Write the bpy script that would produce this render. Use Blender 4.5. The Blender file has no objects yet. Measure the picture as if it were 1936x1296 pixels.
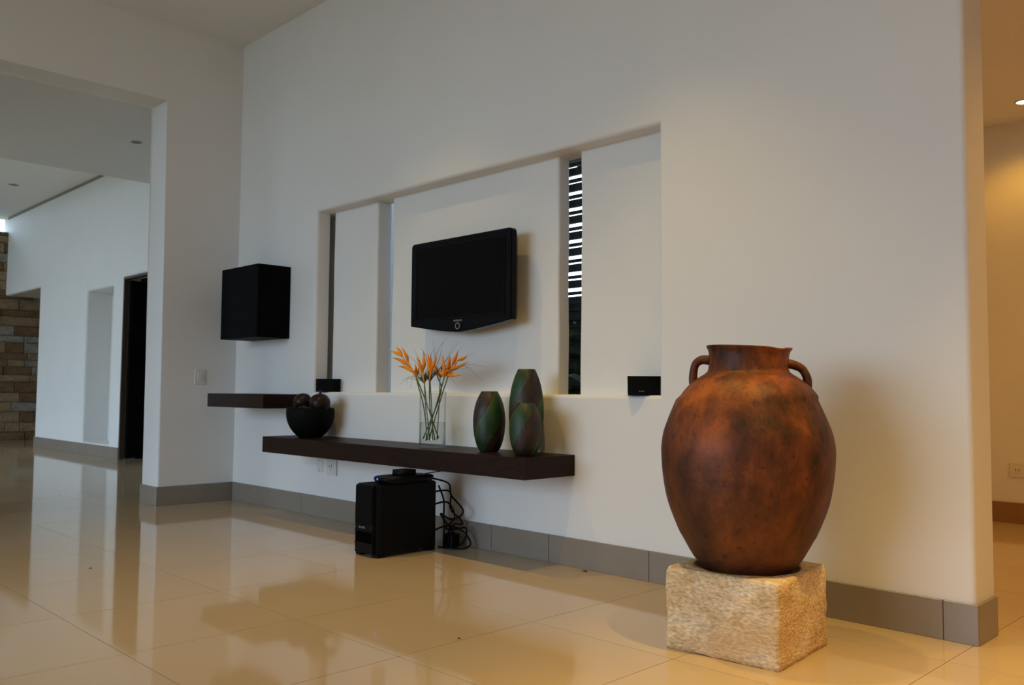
import bpy, bmesh, math, random
from mathutils import Vector, Matrix, noise
random.seed(7)
S = bpy.context.scene
COL = S.collection
PI = math.pi

# ------------------------------------------------------------------ camera
YAW, PITCH, ROLL = -0.7882827, 0.0566577, 0.0080296
CAM = Vector((6.3123, -3.2398, 0.85))
FPX = 1638.08
fw = Vector((math.sin(YAW)*math.cos(PITCH), math.cos(YAW)*math.cos(PITCH), math.sin(PITCH)))
rt = Vector((math.cos(YAW), -math.sin(YAW), 0)); up = rt.cross(fw)
rt, up = rt*math.cos(ROLL)+up*math.sin(ROLL), up*math.cos(ROLL)-rt*math.sin(ROLL)
cd = bpy.data.cameras.new('camera'); cam = bpy.data.objects.new('camera', cd); COL.objects.link(cam)
m = Matrix.Identity(4)
for i in range(3):
    m[i][0], m[i][1], m[i][2], m[i][3] = rt[i], up[i], -fw[i], CAM[i]
cam.matrix_world = m
cd.sensor_fit = 'HORIZONTAL'; cd.sensor_width = 23.6; cd.lens = FPX/1936*23.6
cd.clip_start = .05; cd.clip_end = 200
cd.dof.use_dof = True; cd.dof.focus_distance = 3.2; cd.dof.aperture_fstop = 4.5
S.camera = cam

# ------------------------------------------------------------------ exposure, sky, lamps
S.view_settings.view_transform = 'Standard'; S.view_settings.look = 'None'
S.view_settings.exposure = 0.0; S.view_settings.gamma = 1.0; S.view_settings.use_curve_mapping = False
K_W, C_W = 6.5, (.57, .76, .975)                       # overcast sky
K_A, C_A = .72, (1.0, .66, .17)                        # row of narrow downlights over the shelf
K_H, C_H = .66, (1.0, .475, .04)                      # hall downlights
w = bpy.data.worlds.new('overcast_sky'); S.world = w; w.use_nodes = True
bg = w.node_tree.nodes['Background']; bg.inputs[0].default_value = (*C_W, 1); bg.inputs[1].default_value = K_W
S.cycles.max_bounces = 10; S.cycles.diffuse_bounces = 6; S.cycles.glossy_bounces = 5; S.cycles.transmission_bounces = 10
S.cycles.transparent_max_bounces = 40; S.cycles.caustics_reflective = False; S.cycles.caustics_refractive = False
S.cycles.sample_clamp_indirect = 4.0

def spot(name, loc, power, size=120, blend=.5, col=(1, 1, 1), rad=.05):
    l = bpy.data.lights.new(name, 'SPOT'); l.energy = power; l.color = col
    l.spot_size = math.radians(size); l.spot_blend = blend; l.shadow_soft_size = rad
    o = bpy.data.objects.new(name, l); COL.objects.link(o); o.location = loc
    return o
def portal(name, loc, sx, sy, rot):
    l = bpy.data.lights.new(name, 'AREA'); l.shape = 'RECTANGLE'; l.size = sx; l.size_y = sy
    l.cycles.is_portal = True
    o = bpy.data.objects.new(name, l); COL.objects.link(o); o.location = loc; o.rotation_euler = rot
for x, e, sz in ((2.5, 130, 84), (4.1, 175, 82), (5.75, 520, 56)):       # recessed downlights above the frame
    spot('ceiling_lamp', (x, -1.02, 3.54), e*K_A, sz, 1., C_A, .025)
spot('ceiling_lamp', (7.6, -2.9, 3.54), 36, 165, .4, (1.0, .58, .22), .06)  # unseen wide fill, added to warm the surfaces that face right
spot('hall_lamp', (4.75, 2.839, 2.66), 19*K_H, 140, .6, C_H)
spot('hall_lamp', (6.4, 2.3, 2.66), 62*K_H, 150, .5, C_H)
spot('hall_lamp', (5.7, 1.35, 2.66), 75*K_H, 85, .6, C_H)
spot('hall_lamp', (6.6, 1.0, 2.66), 58*K_H, 150, .5, C_H)
FAC_Y, FAC_Y2, FAC_H = -9.0, -2.45, 3.4
FAC = ((-9.3, -1.5), (-.2, 5.2))                         # glazed bays of the facade behind the camera
for (a, b), fy in zip(FAC, (FAC_Y2, FAC_Y)):
    portal('facade_portal', ((a+b)/2, fy+.02, FAC_H/2), b-a, FAC_H, (PI/2, 0, 0))

# ------------------------------------------------------------------ materials
MATS = {}
def mat(name, col, rough=.5, spec=.5, metal=0., noise_amt=0., noise_scale=8., bump=0., bump_scale=60., coat=0., emit=None, emit_s=0., trans=0., ior=1.45, stretch=None):
    if name in MATS: return MATS[name]
    M = bpy.data.materials.new(name); M.use_nodes = True; nt = M.node_tree
    b = nt.nodes['Principled BSDF']
    b.inputs['Base Color'].default_value = (*col, 1); b.inputs['Roughness'].default_value = rough
    b.inputs['Specular IOR Level'].default_value = spec; b.inputs['Metallic'].default_value = metal
    b.inputs['Coat Weight'].default_value = coat; b.inputs['IOR'].default_value = ior
    b.inputs['Transmission Weight'].default_value = trans
    if emit: b.inputs['Emission Color'].default_value = (*emit, 1); b.inputs['Emission Strength'].default_value = emit_s
    tc = nt.nodes.new('ShaderNodeTexCoord'); src = tc.outputs['Object']
    if stretch:
        mp = nt.nodes.new('ShaderNodeMapping'); mp.inputs['Scale'].default_value = stretch
        nt.links.new(src, mp.inputs['Vector']); src = mp.outputs['Vector']
    if noise_amt:
        n = nt.nodes.new('ShaderNodeTexNoise'); n.inputs['Scale'].default_value = noise_scale; n.inputs['Detail'].default_value = 5
        nt.links.new(src, n.inputs['Vector'])
        r = nt.nodes.new('ShaderNodeValToRGB')
        r.color_ramp.elements[0].position = .3; r.color_ramp.elements[1].position = .7
        r.color_ramp.elements[0].color = (*[c*(1-noise_amt) for c in col], 1)
        r.color_ramp.elements[1].color = (*[min(1, c*(1+noise_amt)) for c in col], 1)
        nt.links.new(n.outputs['Fac'], r.inputs['Fac']); nt.links.new(r.outputs['Color'], b.inputs['Base Color'])
    if bump:
        n = nt.nodes.new('ShaderNodeTexNoise'); n.inputs['Scale'].default_value = bump_scale; n.inputs['Detail'].default_value = 4
        nt.links.new(src, n.inputs['Vector'])
        u = nt.nodes.new('ShaderNodeBump'); u.inputs['Strength'].default_value = bump; u.inputs['Distance'].default_value = .01
        nt.links.new(n.outputs['Fac'], u.inputs['Height']); nt.links.new(u.outputs['Normal'], b.inputs['Normal'])
    MATS[name] = M
    return M
PLASTER = mat('white_plaster', (.78, .77, .75), .75, .2, noise_amt=.015, noise_scale=2, bump=.08, bump_scale=14)
CEIL = mat('ceiling_paint', (.80, .785, .77), .9, .1)
GROUT = mat('grout', (.35, .28, .20), .8, .2)
TILE = mat('cream_porcelain', (.54, .41, .26), .06, .55, noise_amt=.025, noise_scale=1.5)
SKIRT = mat('taupe_skirting', (.255, .217, .178), .24, .5, noise_amt=.04, noise_scale=5)
WENGE = mat('wenge_wood', (.018, .0085, .006), .42, .14, noise_amt=.35, noise_scale=14, bump=.05, bump_scale=50, stretch=(1, 9, 9))
BLACKWOOD = mat('black_lacquer', (.003, .003, .0033), .55, .04)
DOORWOOD = mat('dark_door_wood', (.006, .004, .0035), .5, .1, noise_amt=.3, noise_scale=10, stretch=(6, 6, .6))
FRAMEWOOD = mat('door_frame_wood', (.06, .04, .03), .4, .4)
BLACK = mat('black_plastic', (.0045, .0045, .005), .45, .12)
GLOSSBLACK = mat('gloss_black', (.004, .005, .007), .22, .12)
SCREEN = mat('tv_screen', (.004, .004, .0045), .3, .06)
GRILLE = mat('speaker_cloth', (.005, .005, .0055), .8, .08, bump=.3, bump_scale=600)
HOLE = mat('dark_void', (.002, .002, .002), .9, 0)
WHITEP = mat('white_plastic', (.70, .68, .63), .35, .5)
GREYP = mat('socket_slot', (.05, .05, .05), .6, .2)
SILVER = mat('silver_print', (.30, .31, .33), .35, .5)
BOWL = mat('black_bowl', (.004, .004, .004), .6, .07)
BOWLRIM = mat('bowl_rim_wood', (.07, .032, .016), .5, .4)
BALL = mat('dark_gourd', (.016, .008, .006), .36, .25, noise_amt=.6, noise_scale=14)
GLASSM = WATER = None

STEMM = mat('green_stem', (.09, .135, .03), .5, .4, noise_amt=.2, noise_scale=30)
ORANGE = mat('orange_bract', (.92, .27, .004), .45, .4, noise_amt=.25, noise_scale=25)
WISP = mat('dark_grass', (.05, .075, .04), .6, .2)
WISPDRY = mat('tan_grass', (.16, .13, .07), .6, .2)
LEAF = mat('garden_leaf', (.05, .11, .02), .5, .3, noise_amt=.3, noise_scale=6)
SLAT = mat('dark_slat_timber', (.02, .014, .010), .6, .2)
GREY_STEEL = mat('lamp_ring', (.55, .55, .55), .3, .5, metal=.6)
LAMPON = mat('lamp_lit', (1, 1, 1), .4, emit=(1, .86, .70), emit_s=14)
LAMPOFF = mat('lamp_off', (.12, .12, .12), .2)
LED = mat('blue_indicator', (0, 0, .2), .3, emit=(.08, .10, 1), emit_s=2.2)
DRYLEAF = mat('dry_leaf', (.11, .05, .02), .7, .2)
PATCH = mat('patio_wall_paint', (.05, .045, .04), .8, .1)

def nodes_mat(name):
    M = bpy.data.materials.new(name); M.use_nodes = True
    nt = M.node_tree
    return M, nt, nt.nodes['Principled BSDF'], nt.links.new, (lambda t: nt.nodes.new(t))
def jar_mat():
    M, nt, b, L, N = nodes_mat('rusty_terracotta')
    tc = N('ShaderNodeTexCoord')
    mp = N('ShaderNodeMapping'); mp.inputs['Scale'].default_value = (1, 1, .55); L(tc.outputs['Object'], mp.inputs['Vector'])
    n1 = N('ShaderNodeTexNoise'); n1.inputs['Scale'].default_value = 6; n1.inputs['Detail'].default_value = 8; n1.inputs['Roughness'].default_value = .62
    L(mp.outputs['Vector'], n1.inputs['Vector'])
    r = N('ShaderNodeValToRGB'); e = r.color_ramp.elements
    e[0].position = .37; e[0].color = (.022, .009, .006, 1); e[1].position = .68; e[1].color = (.38, .098, .014, 1)
    q = e.new(.51); q.color = (.135, .034, .009, 1)
    L(n1.outputs['Fac'], r.inputs['Fac'])
    # shade painted in: lower body darkened in noisy patches, fading towards the shoulder
    sx = N('ShaderNodeSeparateXYZ'); L(tc.outputs['Object'], sx.inputs[0])
    n2 = N('ShaderNodeTexNoise'); n2.inputs['Scale'].default_value = 3.2; n2.inputs['Detail'].default_value = 4; L(tc.outputs['Object'], n2.inputs['Vector'])
    ad = N('ShaderNodeMath'); ad.operation = 'MULTIPLY_ADD'; L(n2.outputs['Fac'], ad.inputs[0]); ad.inputs[1].default_value = .55; L(sx.outputs['Z'], ad.inputs[2])
    mr = N('ShaderNodeMapRange'); mr.inputs['From Min'].default_value = .32; mr.inputs['From Max'].default_value = .95; mr.inputs['To Min'].default_value = .72; mr.inputs['To Max'].default_value = 0.
    L(ad.outputs[0], mr.inputs['Value'])
    mx = N('ShaderNodeMix'); mx.data_type = 'RGBA'; L(mr.outputs[0], mx.inputs['Factor']); L(r.outputs['Color'], mx.inputs['A']); mx.inputs['B'].default_value = (.055, .020, .009, 1)
    n3 = N('ShaderNodeTexNoise'); n3.inputs['Scale'].default_value = 45; n3.inputs['Detail'].default_value = 3; L(tc.outputs['Object'], n3.inputs['Vector'])
    r3 = N('ShaderNodeValToRGB'); r3.color_ramp.elements[0].position = .30; r3.color_ramp.elements[1].position = .42
    r3.color_ramp.elements[0].color = (.45, .45, .45, 1); r3.color_ramp.elements[1].color = (1, 1, 1, 1); L(n3.outputs['Fac'], r3.inputs['Fac'])
    mu = N('ShaderNodeMix'); mu.data_type = 'RGBA'; mu.blend_type = 'MULTIPLY'; mu.inputs['Factor'].default_value = .7
    L(mx.outputs['Result'], mu.inputs['A']); L(r3.outputs['Color'], mu.inputs['B'])
    L(mu.outputs['Result'], b.inputs['Base Color'])
    b.inputs['Roughness'].default_value = .5; b.inputs['Specular IOR Level'].default_value = .28
    bu = N('ShaderNodeBump'); bu.inputs['Strength'].default_value = .35; bu.inputs['Distance'].default_value = .006
    L(n3.outputs['Fac'], bu.inputs['Height']); L(bu.outputs['Normal'], b.inputs['Normal'])
    return M
def egg_mat():
    M, nt, b, L, N = nodes_mat('spiral_green_brown_wood')
    tc = N('ShaderNodeTexCoord'); sx = N('ShaderNodeSeparateXYZ'); L(tc.outputs['Object'], sx.inputs[0])
    at = N('ShaderNodeMath'); at.operation = 'ARCTAN2'; L(sx.outputs['Y'], at.inputs[0]); L(sx.outputs['X'], at.inputs[1])
    a1 = N('ShaderNodeMath'); a1.operation = 'MULTIPLY'; L(at.outputs[0], a1.inputs[0]); a1.inputs[1].default_value = 2/(2*PI)
    zz = N('ShaderNodeMath'); zz.operation = 'MULTIPLY_ADD'; L(sx.outputs['Z'], zz.inputs[0]); zz.inputs[1].default_value = -2.6; L(a1.outputs[0], zz.inputs[2])
    n = N('ShaderNodeTexNoise'); n.inputs['Scale'].default_value = 65; n.inputs['Detail'].default_value = 2; L(tc.outputs['Object'], n.inputs['Vector'])
    ja = N('ShaderNodeMath'); ja.operation = 'MULTIPLY_ADD'; L(n.outputs['Fac'], ja.inputs[0]); ja.inputs[1].default_value = .13; L(zz.outputs[0], ja.inputs[2])
    fr = N('ShaderNodeMath'); fr.operation = 'FRACT'; L(ja.outputs[0], fr.inputs[0])
    r = N('ShaderNodeValToRGB'); r.color_ramp.interpolation = 'LINEAR'; e = r.color_ramp.elements
    e[0].position = 0; e[0].color = (.030, .016, .012, 1); e[1].position = 1; e[1].color = (.028, .016, .014, 1)
    for p_, c in ((.12, (.075, .032, .014)), (.30, (.020, .013, .012)), (.44, (.060, .026, .012)), (.50, (.012, .010, .016)), (.515, (.13, .13, .018)), (.56, (.026, .110, .014)), (.75, (.012, .070, .013)), (.93, (.018, .085, .012)), (.965, (.10, .11, .016)), (.975, (.020, .014, .012))):
        q = e.new(p_); q.color = (*c, 1)
    L(fr.outputs[0], r.inputs['Fac'])
    n2 = N('ShaderNodeTexNoise'); n2.inputs['Scale'].default_value = 16; n2.inputs['Detail'].default_value = 6; L(tc.outputs['Object'], n2.inputs['Vector'])
    mr = N('ShaderNodeMapRange'); mr.inputs['From Min'].default_value = .3; mr.inputs['From Max'].default_value = .7; mr.inputs['To Min'].default_value = .20; mr.inputs['To Max'].default_value = .66; L(n2.outputs['Fac'], mr.inputs['Value'])
    mu = N('ShaderNodeMix'); mu.data_type = 'RGBA'; mu.blend_type = 'MULTIPLY'; mu.inputs['Factor'].default_value = 1
    L(r.outputs['Color'], mu.inputs['A']); L(mr.outputs[0], mu.inputs['B']); L(mu.outputs['Result'], b.inputs['Base Color'])
    b.inputs['Roughness'].default_value = .5
    bu = N('ShaderNodeBump'); bu.inputs['Strength'].default_value = .3; bu.inputs['Distance'].default_value = .004
    L(n.outputs['Fac'], bu.inputs['Height']); L(bu.outputs['Normal'], b.inputs['Normal'])
    return M
def stone_mat(name, c0, c1, c2, scale=7., rough=.8, bump=.6, veins=True):
    M, nt, b, L, N = nodes_mat(name)
    tc = N('ShaderNodeTexCoord')
    mp = N('ShaderNodeMapping'); mp.inputs['Scale'].default_value = (1, 1, 2.2); mp.inputs['Rotation'].default_value = (.1, .35, .2); L(tc.outputs['Object'], mp.inputs['Vector'])
    n = N('ShaderNodeTexNoise'); n.inputs['Scale'].default_value = scale; n.inputs['Detail'].default_value = 7; n.inputs['Roughness'].default_value = .65; L(mp.outputs['Vector'], n.inputs['Vector'])
    r = N('ShaderNodeValToRGB'); e = r.color_ramp.elements
    e[0].position = .28; e[0].color = (*c0, 1); e[1].position = .75; e[1].color = (*c2, 1); q = e.new(.5); q.color = (*c1, 1)
    L(n.outputs['Fac'], r.inputs['Fac'])
    n2 = N('ShaderNodeTexNoise'); n2.inputs['Scale'].default_value = scale*9; n2.inputs['Detail'].default_value = 4; L(mp.outputs['Vector'], n2.inputs['Vector'])
    mr = N('ShaderNodeMapRange'); mr.inputs['From Min'].default_value = .25; mr.inputs['From Max'].default_value = .75; mr.inputs['To Min'].default_value = .62; mr.inputs['To Max'].default_value = 1.42; L(n2.outputs['Fac'], mr.inputs['Value'])
    mu = N('ShaderNodeMix'); mu.data_type = 'RGBA'; mu.blend_type = 'MULTIPLY'; mu.inputs['Factor'].default_value = 1
    L(r.outputs['Color'], mu.inputs['A']); L(mr.outputs[0], mu.inputs['B'])
    out = mu.outputs['Result']
    if veins:
        n3 = N('ShaderNodeTexNoise'); n3.inputs['Scale'].default_value = 3.5; n3.inputs['Detail'].default_value = 3; L(mp.outputs['Vector'], n3.inputs['Vector'])
        r3 = N('ShaderNodeValToRGB'); e3 = r3.color_ramp.elements
        e3[0].position = .50; e3[0].color = (0, 0, 0, 1); e3[1].position = .70; e3[1].color = (.75, .75, .75, 1)
        L(n3.outputs['Fac'], r3.inputs['Fac'])
        m2 = N('ShaderNodeMix'); m2.data_type = 'RGBA'; L(r3.outputs['Color'], m2.inputs['Factor']); L(out, m2.inputs['A']); m2.inputs['B'].default_value = (.52, .27, .06, 1)
        out = m2.outputs['Result']
    L(out, b.inputs['Base Color']); b.inputs['Roughness'].default_value = rough; b.inputs['Specular IOR Level'].default_value = .3
    bu = N('ShaderNodeBump'); bu.inputs['Strength'].default_value = bump; bu.inputs['Distance'].default_value = .01
    L(n2.outputs['Fac'], bu.inputs['Height']); L(bu.outputs['Normal'], b.inputs['Normal'])
    return M
def thin_glass(name, tint, ior, edge):
    M, nt, b, L, N = nodes_mat(name); nt.nodes.remove(b)
    t = N('ShaderNodeBsdfTransparent'); g = N('ShaderNodeBsdfGlossy'); g.inputs['Roughness'].default_value = .02
    lw = N('ShaderNodeLayerWeight'); lw.inputs['Blend'].default_value = .5
    r = N('ShaderNodeValToRGB'); e = r.color_ramp.elements      # seen edge-on the wall is thicker, so it takes more light
    e[0].position = .55; e[0].color = (*tint, 1); e[1].position = 1; e[1].color = (*[c*edge for c in tint], 1)
    L(lw.outputs['Facing'], r.inputs['Fac']); L(r.outputs['Color'], t.inputs['Color'])
    f = N('ShaderNodeMath'); f.operation = 'POWER'; L(lw.outputs['Facing'], f.inputs[0]); f.inputs[1].default_value = 4.
    f2 = N('ShaderNodeMath'); f2.operation = 'MULTIPLY_ADD'; L(f.outputs[0], f2.inputs[0]); f2.inputs[1].default_value = ior; f2.inputs[2].default_value = .02
    m_ = N('ShaderNodeMixShader'); L(f2.outputs[0], m_.inputs['Fac']); L(t.outputs[0], m_.inputs[1]); L(g.outputs[0], m_.inputs[2])
    L(m_.outputs[0], nt.nodes['Material Output'].inputs['Surface'])
    return M
GLASSM = thin_glass('clear_glass', (.985, .99, .985), .35, .80); WATER = thin_glass('vase_water', (.90, .915, .885), .05, .55)
JARM = jar_mat(); EGGM = egg_mat()
BLOCKM = stone_mat('cream_sandstone', (.50, .32, .13), (.72, .53, .31), (.84, .74, .58))
CLAD = [stone_mat('cladding_stone_brown', (.09, .050, .026), (.16, .09, .045), (.22, .13, .07), 4, veins=False),
        stone_mat('cladding_stone_tan', (.16, .10, .055), (.26, .17, .09), (.34, .25, .15), 4, veins=False),
        stone_mat('cladding_stone_grey', (.15, .13, .11), (.25, .22, .18), (.36, .33, .28), 4, veins=False)]

# ------------------------------------------------------------------ mesh helpers
def link(name, me, material, parent=None, smooth=False, loc=None):
    o = bpy.data.objects.new(name, me); COL.objects.link(o)
    if material and not me.materials: me.materials.append(material)
    if parent: o.parent = parent
    if loc is not None: o.location = loc
    if smooth:
        for p_ in me.polygons: p_.use_smooth = True
    return o
def bm_done(name, bm, material, parent=None, smooth=False, loc=None):
    bmesh.ops.recalc_face_normals(bm, faces=bm.faces[:])
    me = bpy.data.meshes.new(name); bm.to_mesh(me); bm.free()
    return link(name, me, material, parent, smooth, loc)
def add_box(bm, a, b, bev=0., seg=2):
    r = bmesh.ops.create_cube(bm, size=1)
    vs = r['verts']
    for v in vs:
        v.co = Vector([a[i]+(v.co[i]+.5)*(b[i]-a[i]) for i in range(3)])
    if bev:
        es = {e for v in vs for e in v.link_edges}
        bmesh.ops.bevel(bm, geom=list(es), offset=bev, segments=seg, profile=.5, affect='EDGES')
    return vs
def box(name, a, b, material, parent=None, bev=0., seg=2, loc=None, smooth=False):
    bm = bmesh.new(); add_box(bm, a, b, bev, seg)
    return bm_done(name, bm, material, parent, smooth, loc)
def faces_obj(name, vs, fs, material, parent=None, smooth=False, loc=None, weld=True):
    bm = bmesh.new()
    bv = [bm.verts.new(v) for v in vs]
    for f in fs: bm.faces.new([bv[i] for i in f])
    if weld: bmesh.ops.remove_doubles(bm, verts=bm.verts[:], dist=1e-5)
    return bm_done(name, bm, material, parent, smooth, loc)
def lathe(name, prof, material, parent=None, seg=48, loc=None, wob=None, smooth=True):
    vs, fs = [], []
    n = len(prof)
    for k in range(seg):
        a = 2*PI*k/seg
        for i, (r, z) in enumerate(prof):
            rr, zz = (r, z) if wob is None else wob(r, z, a, i)
            vs.append((rr*math.cos(a), rr*math.sin(a), zz))
    for k in range(seg):
        k2 = (k+1) % seg
        for i in range(n-1):
            fs.append((k*n+i, k2*n+i, k2*n+i+1, k*n+i+1))
    return faces_obj(name, vs, fs, material, parent, smooth, loc)
def tube_geo(pts, rads, seg=8, cap=True):
    pts = [Vector(p_) for p_ in pts]
    if not hasattr(rads, '__len__'): rads = [rads]*len(pts)
    vs, fs = [], []
    prev = None
    for i, p_ in enumerate(pts):
        t = (pts[min(i+1, len(pts)-1)]-pts[max(i-1, 0)]).normalized()
        if prev is None:
            a = t.orthogonal().normalized()
        else:
            a = (prev - t*prev.dot(t)).normalized()
        prev = a; b = t.cross(a)
        for k in range(seg):
            an = 2*PI*k/seg
            vs.append(p_+(a*math.cos(an)+b*math.sin(an))*rads[i])
    for i in range(len(pts)-1):
        for k in range(seg):
            k2 = (k+1) % seg
            fs.append((i*seg+k, i*seg+k2, (i+1)*seg+k2, (i+1)*seg+k))
    if cap:
        fs.append(tuple(range(seg))[::-1]); fs.append(tuple((len(pts)-1)*seg+k for k in range(seg)))
    return vs, fs
def tube(name, pts, rads, material, parent=None, seg=8):
    vs, fs = tube_geo(pts, rads, seg)
    return faces_obj(name, vs, fs, material, parent, True, weld=False)
def smooth_path(pts, n=6):
    pts = [Vector(p_) for p_ in pts]; out = []
    P = [pts[0]*2-pts[1]]+pts+[pts[-1]*2-pts[-2]]
    for i in range(1, len(P)-2):
        for k in range(n):
            t = k/n; a, b, c, d = P[i-1:i+3]
            out.append(.5*((2*b)+(c-a)*t+(2*a-5*b+4*c-d)*t*t+(3*b-a-3*c+d)*t**3))
    out.append(pts[-1])
    return out
def thing(name, label, cat, loc=(0, 0, 0), rz=0., group=None):
    o = bpy.data.objects.new(name, None); COL.objects.link(o); o.location = loc; o.rotation_euler = (0, 0, rz)
    o.empty_display_size = .05
    return tag(o, label, cat, group)
def tag(o, label, cat, group=None):
    o['label'] = label; o['category'] = cat
    if group: o['group'] = group
    return o
def struct(o, label=None):
    o['kind'] = 'structure'
    if label: o['label'] = label
    return o
def stuff(o): o['kind'] = 'stuff'; return o
def text(name, body, size, material, parent, loc, rot, ext=.0006, width=1.0):
    cu = bpy.data.curves.new(name, 'FONT'); cu.body = body; cu.size = size; cu.extrude = ext; cu.align_x = 'CENTER'; cu.align_y = 'CENTER'
    t = bpy.data.objects.new(name, cu); COL.objects.link(t)
    me = bpy.data.meshes.new_from_object(t.evaluated_get(bpy.context.evaluated_depsgraph_get()))
    bpy.data.objects.remove(t); bpy.data.curves.remove(cu)
    me.materials.clear(); o = link(name, me, material, parent); o.location = loc; o.rotation_euler = rot; o.scale = (width, 1, 1)
    return o

# ------------------------------------------------------------------ setting
X1, HC = 5.305, 3.5746
XA, XB, ZS, ZT, ND, WT = 1.125, 4.0, .838, 2.088, .105, .20
YO, HO, LT = -.587, 3.011, .285
FY = .8
FX0, FX1 = -9.407, -2.3
def wall_holes(name, x0, x1, z0, z1, y, holes, end_x=None, r=.02, mirror=False):
    """plane y=const facing -y with rounded rectangular holes (xa,xb,za,zb,depth,has_back)"""
    vs, fs = [], []
    def quad(*p_):
        i = len(vs); vs.extend(p_); fs.append((i, i+1, i+2, i+3))
    xe = x1-(r if end_x else 0)
    xs = sorted({x0, xe, *[h[0]-r for h in holes], *[h[1]+r for h in holes]})
    zs = sorted({z0, z1, *[max(z0, h[2]-r) for h in holes], *[h[3]+r for h in holes]})
    xs = [v for v in xs if x0 <= v <= xe]
    for i in range(len(xs)-1):
        for j in range(len(zs)-1):
            cx, cz = (xs[i]+xs[i+1])/2, (zs[j]+zs[j+1])/2
            if any(h[0]-r < cx < h[1]+r and h[2]-r < cz < h[3]+r for h in holes): continue
            quad((xs[i], y, zs[j]), (xs[i+1], y, zs[j]), (xs[i+1], y, zs[j+1]), (xs[i], y, zs[j+1]))
    n = 6
    for (xa, xb, za, zb, dep, back) in holes:
        rings = []
        for k in range(n+1):
            a = PI/2*k/n; o = r*(1-math.sin(a)); yy = y+r*(1-math.cos(a))
            rings.append((o, yy))
        rings.append((0, y+dep))
        def corners(o, yy):
            zl = za-o if za > z0 else z0
            return [(xa-o, yy, zl), (xb+o, yy, zl), (xb+o, yy, zb+o), (xa-o, yy, zb+o)]
        for q in range(len(rings)-1):
            A, B = corners(*rings[q]), corners(*rings[q+1])
            for k in range(4):
                if za <= z0 and k == 0: continue
                quad(A[k], A[(k+1) % 4], B[(k+1) % 4], B[k])
        if back: quad(*corners(0, y+dep))
    if end_x:
        pr_ = [(xe+r*math.sin(PI/2*k/n), y+r*(1-math.cos(PI/2*k/n))) for k in range(n+1)]+[(x1, y+end_x)]
        for k in range(len(pr_)-1):
            quad((*pr_[k], z0), (*pr_[k+1], z0), (*pr_[k+1], z1), (*pr_[k], z1))
    return struct(faces_obj(name, vs, fs, PLASTER))
wall_back = wall_holes('wall_back', 0, X1, 0, HC, 0, [(XA, XB, ZS, ZT, ND, False)], end_x=WT)
# back leaf of the wall behind the niche (slots open between the niche panels), and its rear skin
for a, b, part_z in ((-.28, .97, (0, HC)), (XB+.02, 4.13, (0, HC)), (.97, XB+.02, (0, ZS)), (.97, XB+.02, (ZT, HC)), (.97, 1.30, (ZS, ZT))):
    box('wall_leaf', (a, ND if b != 1.30 else WT-.015, part_z[0]), (b, WT, part_z[1]), PLASTER, wall_back)
box('wall_leaf', (4.13, WT-.004, 0), (X1-.002, WT, HC), PLASTER, wall_back)
# three plastered panels at the back of the niche with slot windows between them
def niche_panel(a, b, t):
    vs = []
    bm = bmesh.new(); n = 18
    prof = []
    r = .014
    rl = .035 if a < 1.3 else r
    for k in range(5): prof.append((a+rl-rl*math.cos(PI/2*k/4), ND+rl-rl*math.sin(PI/2*k/4)))
    for k in range(5): prof.append((b-r+r*math.sin(PI/2*k/4), ND+r-r*math.cos(PI/2*k/4)))
    prof += [(b, ND+t), (a, ND+t)]
    rows = []
    for j in range(n+1):
        z = ZS+(ZT-ZS)*j/n
        wob = .006*noise.noise(Vector((b*3, z*3.1, 0))); wob2 = .006*noise.noise(Vector((a*3+9, z*2.7, 4)))
        rows.append([bm.verts.new((x+(wob if x > (a+b)/2 else wob2), y, z)) for x, y in prof])
    for j in range(n):
        for k in range(len(prof)):
            k2 = (k+1) % len(prof)
            bm.faces.new((rows[j][k], rows[j][k2], rows[j+1][k2], rows[j+1][k]))
    return bm_done('niche_panel', bm, PLASTER, wall_back)
niche_panel(1.166, 1.690, .110)
niche_panel(1.852, 3.288, .082)
niche_panel(3.438, XB+.01, .09)
for k, (a, b) in enumerate(((1.690, 1.852), (3.288, 3.438))):
    g = box('window_%d' % (k+1), (a, .232, ZS+.0), (b, .238, ZT-.0), GLASSM); struct(g, 'narrow glass pane in a slot of the wall niche')

# floor: grout bed with every visible tile on it
floor = struct(box('floor', (-9.7, FAC_Y-.2, -.12), (9.0, 3.45, -.003), GROUT), 'cream polished porcelain tile floor')
T = .62; TX0, TY0 = 4.06, -1.50; G = .0022
def proj(P):
    d = Vector(P)-CAM; z = d.dot(fw)
    return None if z < .2 else (968+FPX*d.dot(rt)/z, 648-FPX*d.dot(up)/z, z)
def tile_mesh(wx, wy):
    bm = bmesh.new(); add_box(bm, (-wx/2, -wy/2, -.012), (wx/2, wy/2, 0))
    for f in list(bm.faces):
        if f.normal.z < -.9: bmesh.ops.delete(bm, geom=[f], context='FACES_ONLY')
    me = bpy.data.meshes.new('tile'); bm.to_mesh(me); bm.free(); me.materials.append(TILE); return me
TM = tile_mesh(T-G, T-G)
near, rest = [], []
for i in range(-23, 8):
    for j in range(-13, 8):
        cx, cy = TX0+(i+.5)*T, TY0+(j+.5)*T
        if cx < -9.6 or cx > 9 or cy < FAC_Y or cy > 3.3: continue
        in_main = cx > 0 and cy < .2
        in_left = cx <= .2 and cy < 1.2
        in_hall = cx > 4.2 and cy >= .0
        in_pass = cx < -7.4 and cy < 2.6
        pj = [proj((cx+sx*T/2, cy+sy*T/2, 0)) for sx in (-1, 0, 1) for sy in (-1, 0, 1)]
        vis = any(q and -20 < q[0] < 1956 and q[1] < 1320 for q in pj)
        if (in_main or in_left or in_hall or in_pass) and vis:
            d = (Vector((cx, cy, 0))-CAM).length
            near.append((d, cx, cy))
        else: rest.append((cx, cy))
near.sort()
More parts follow.
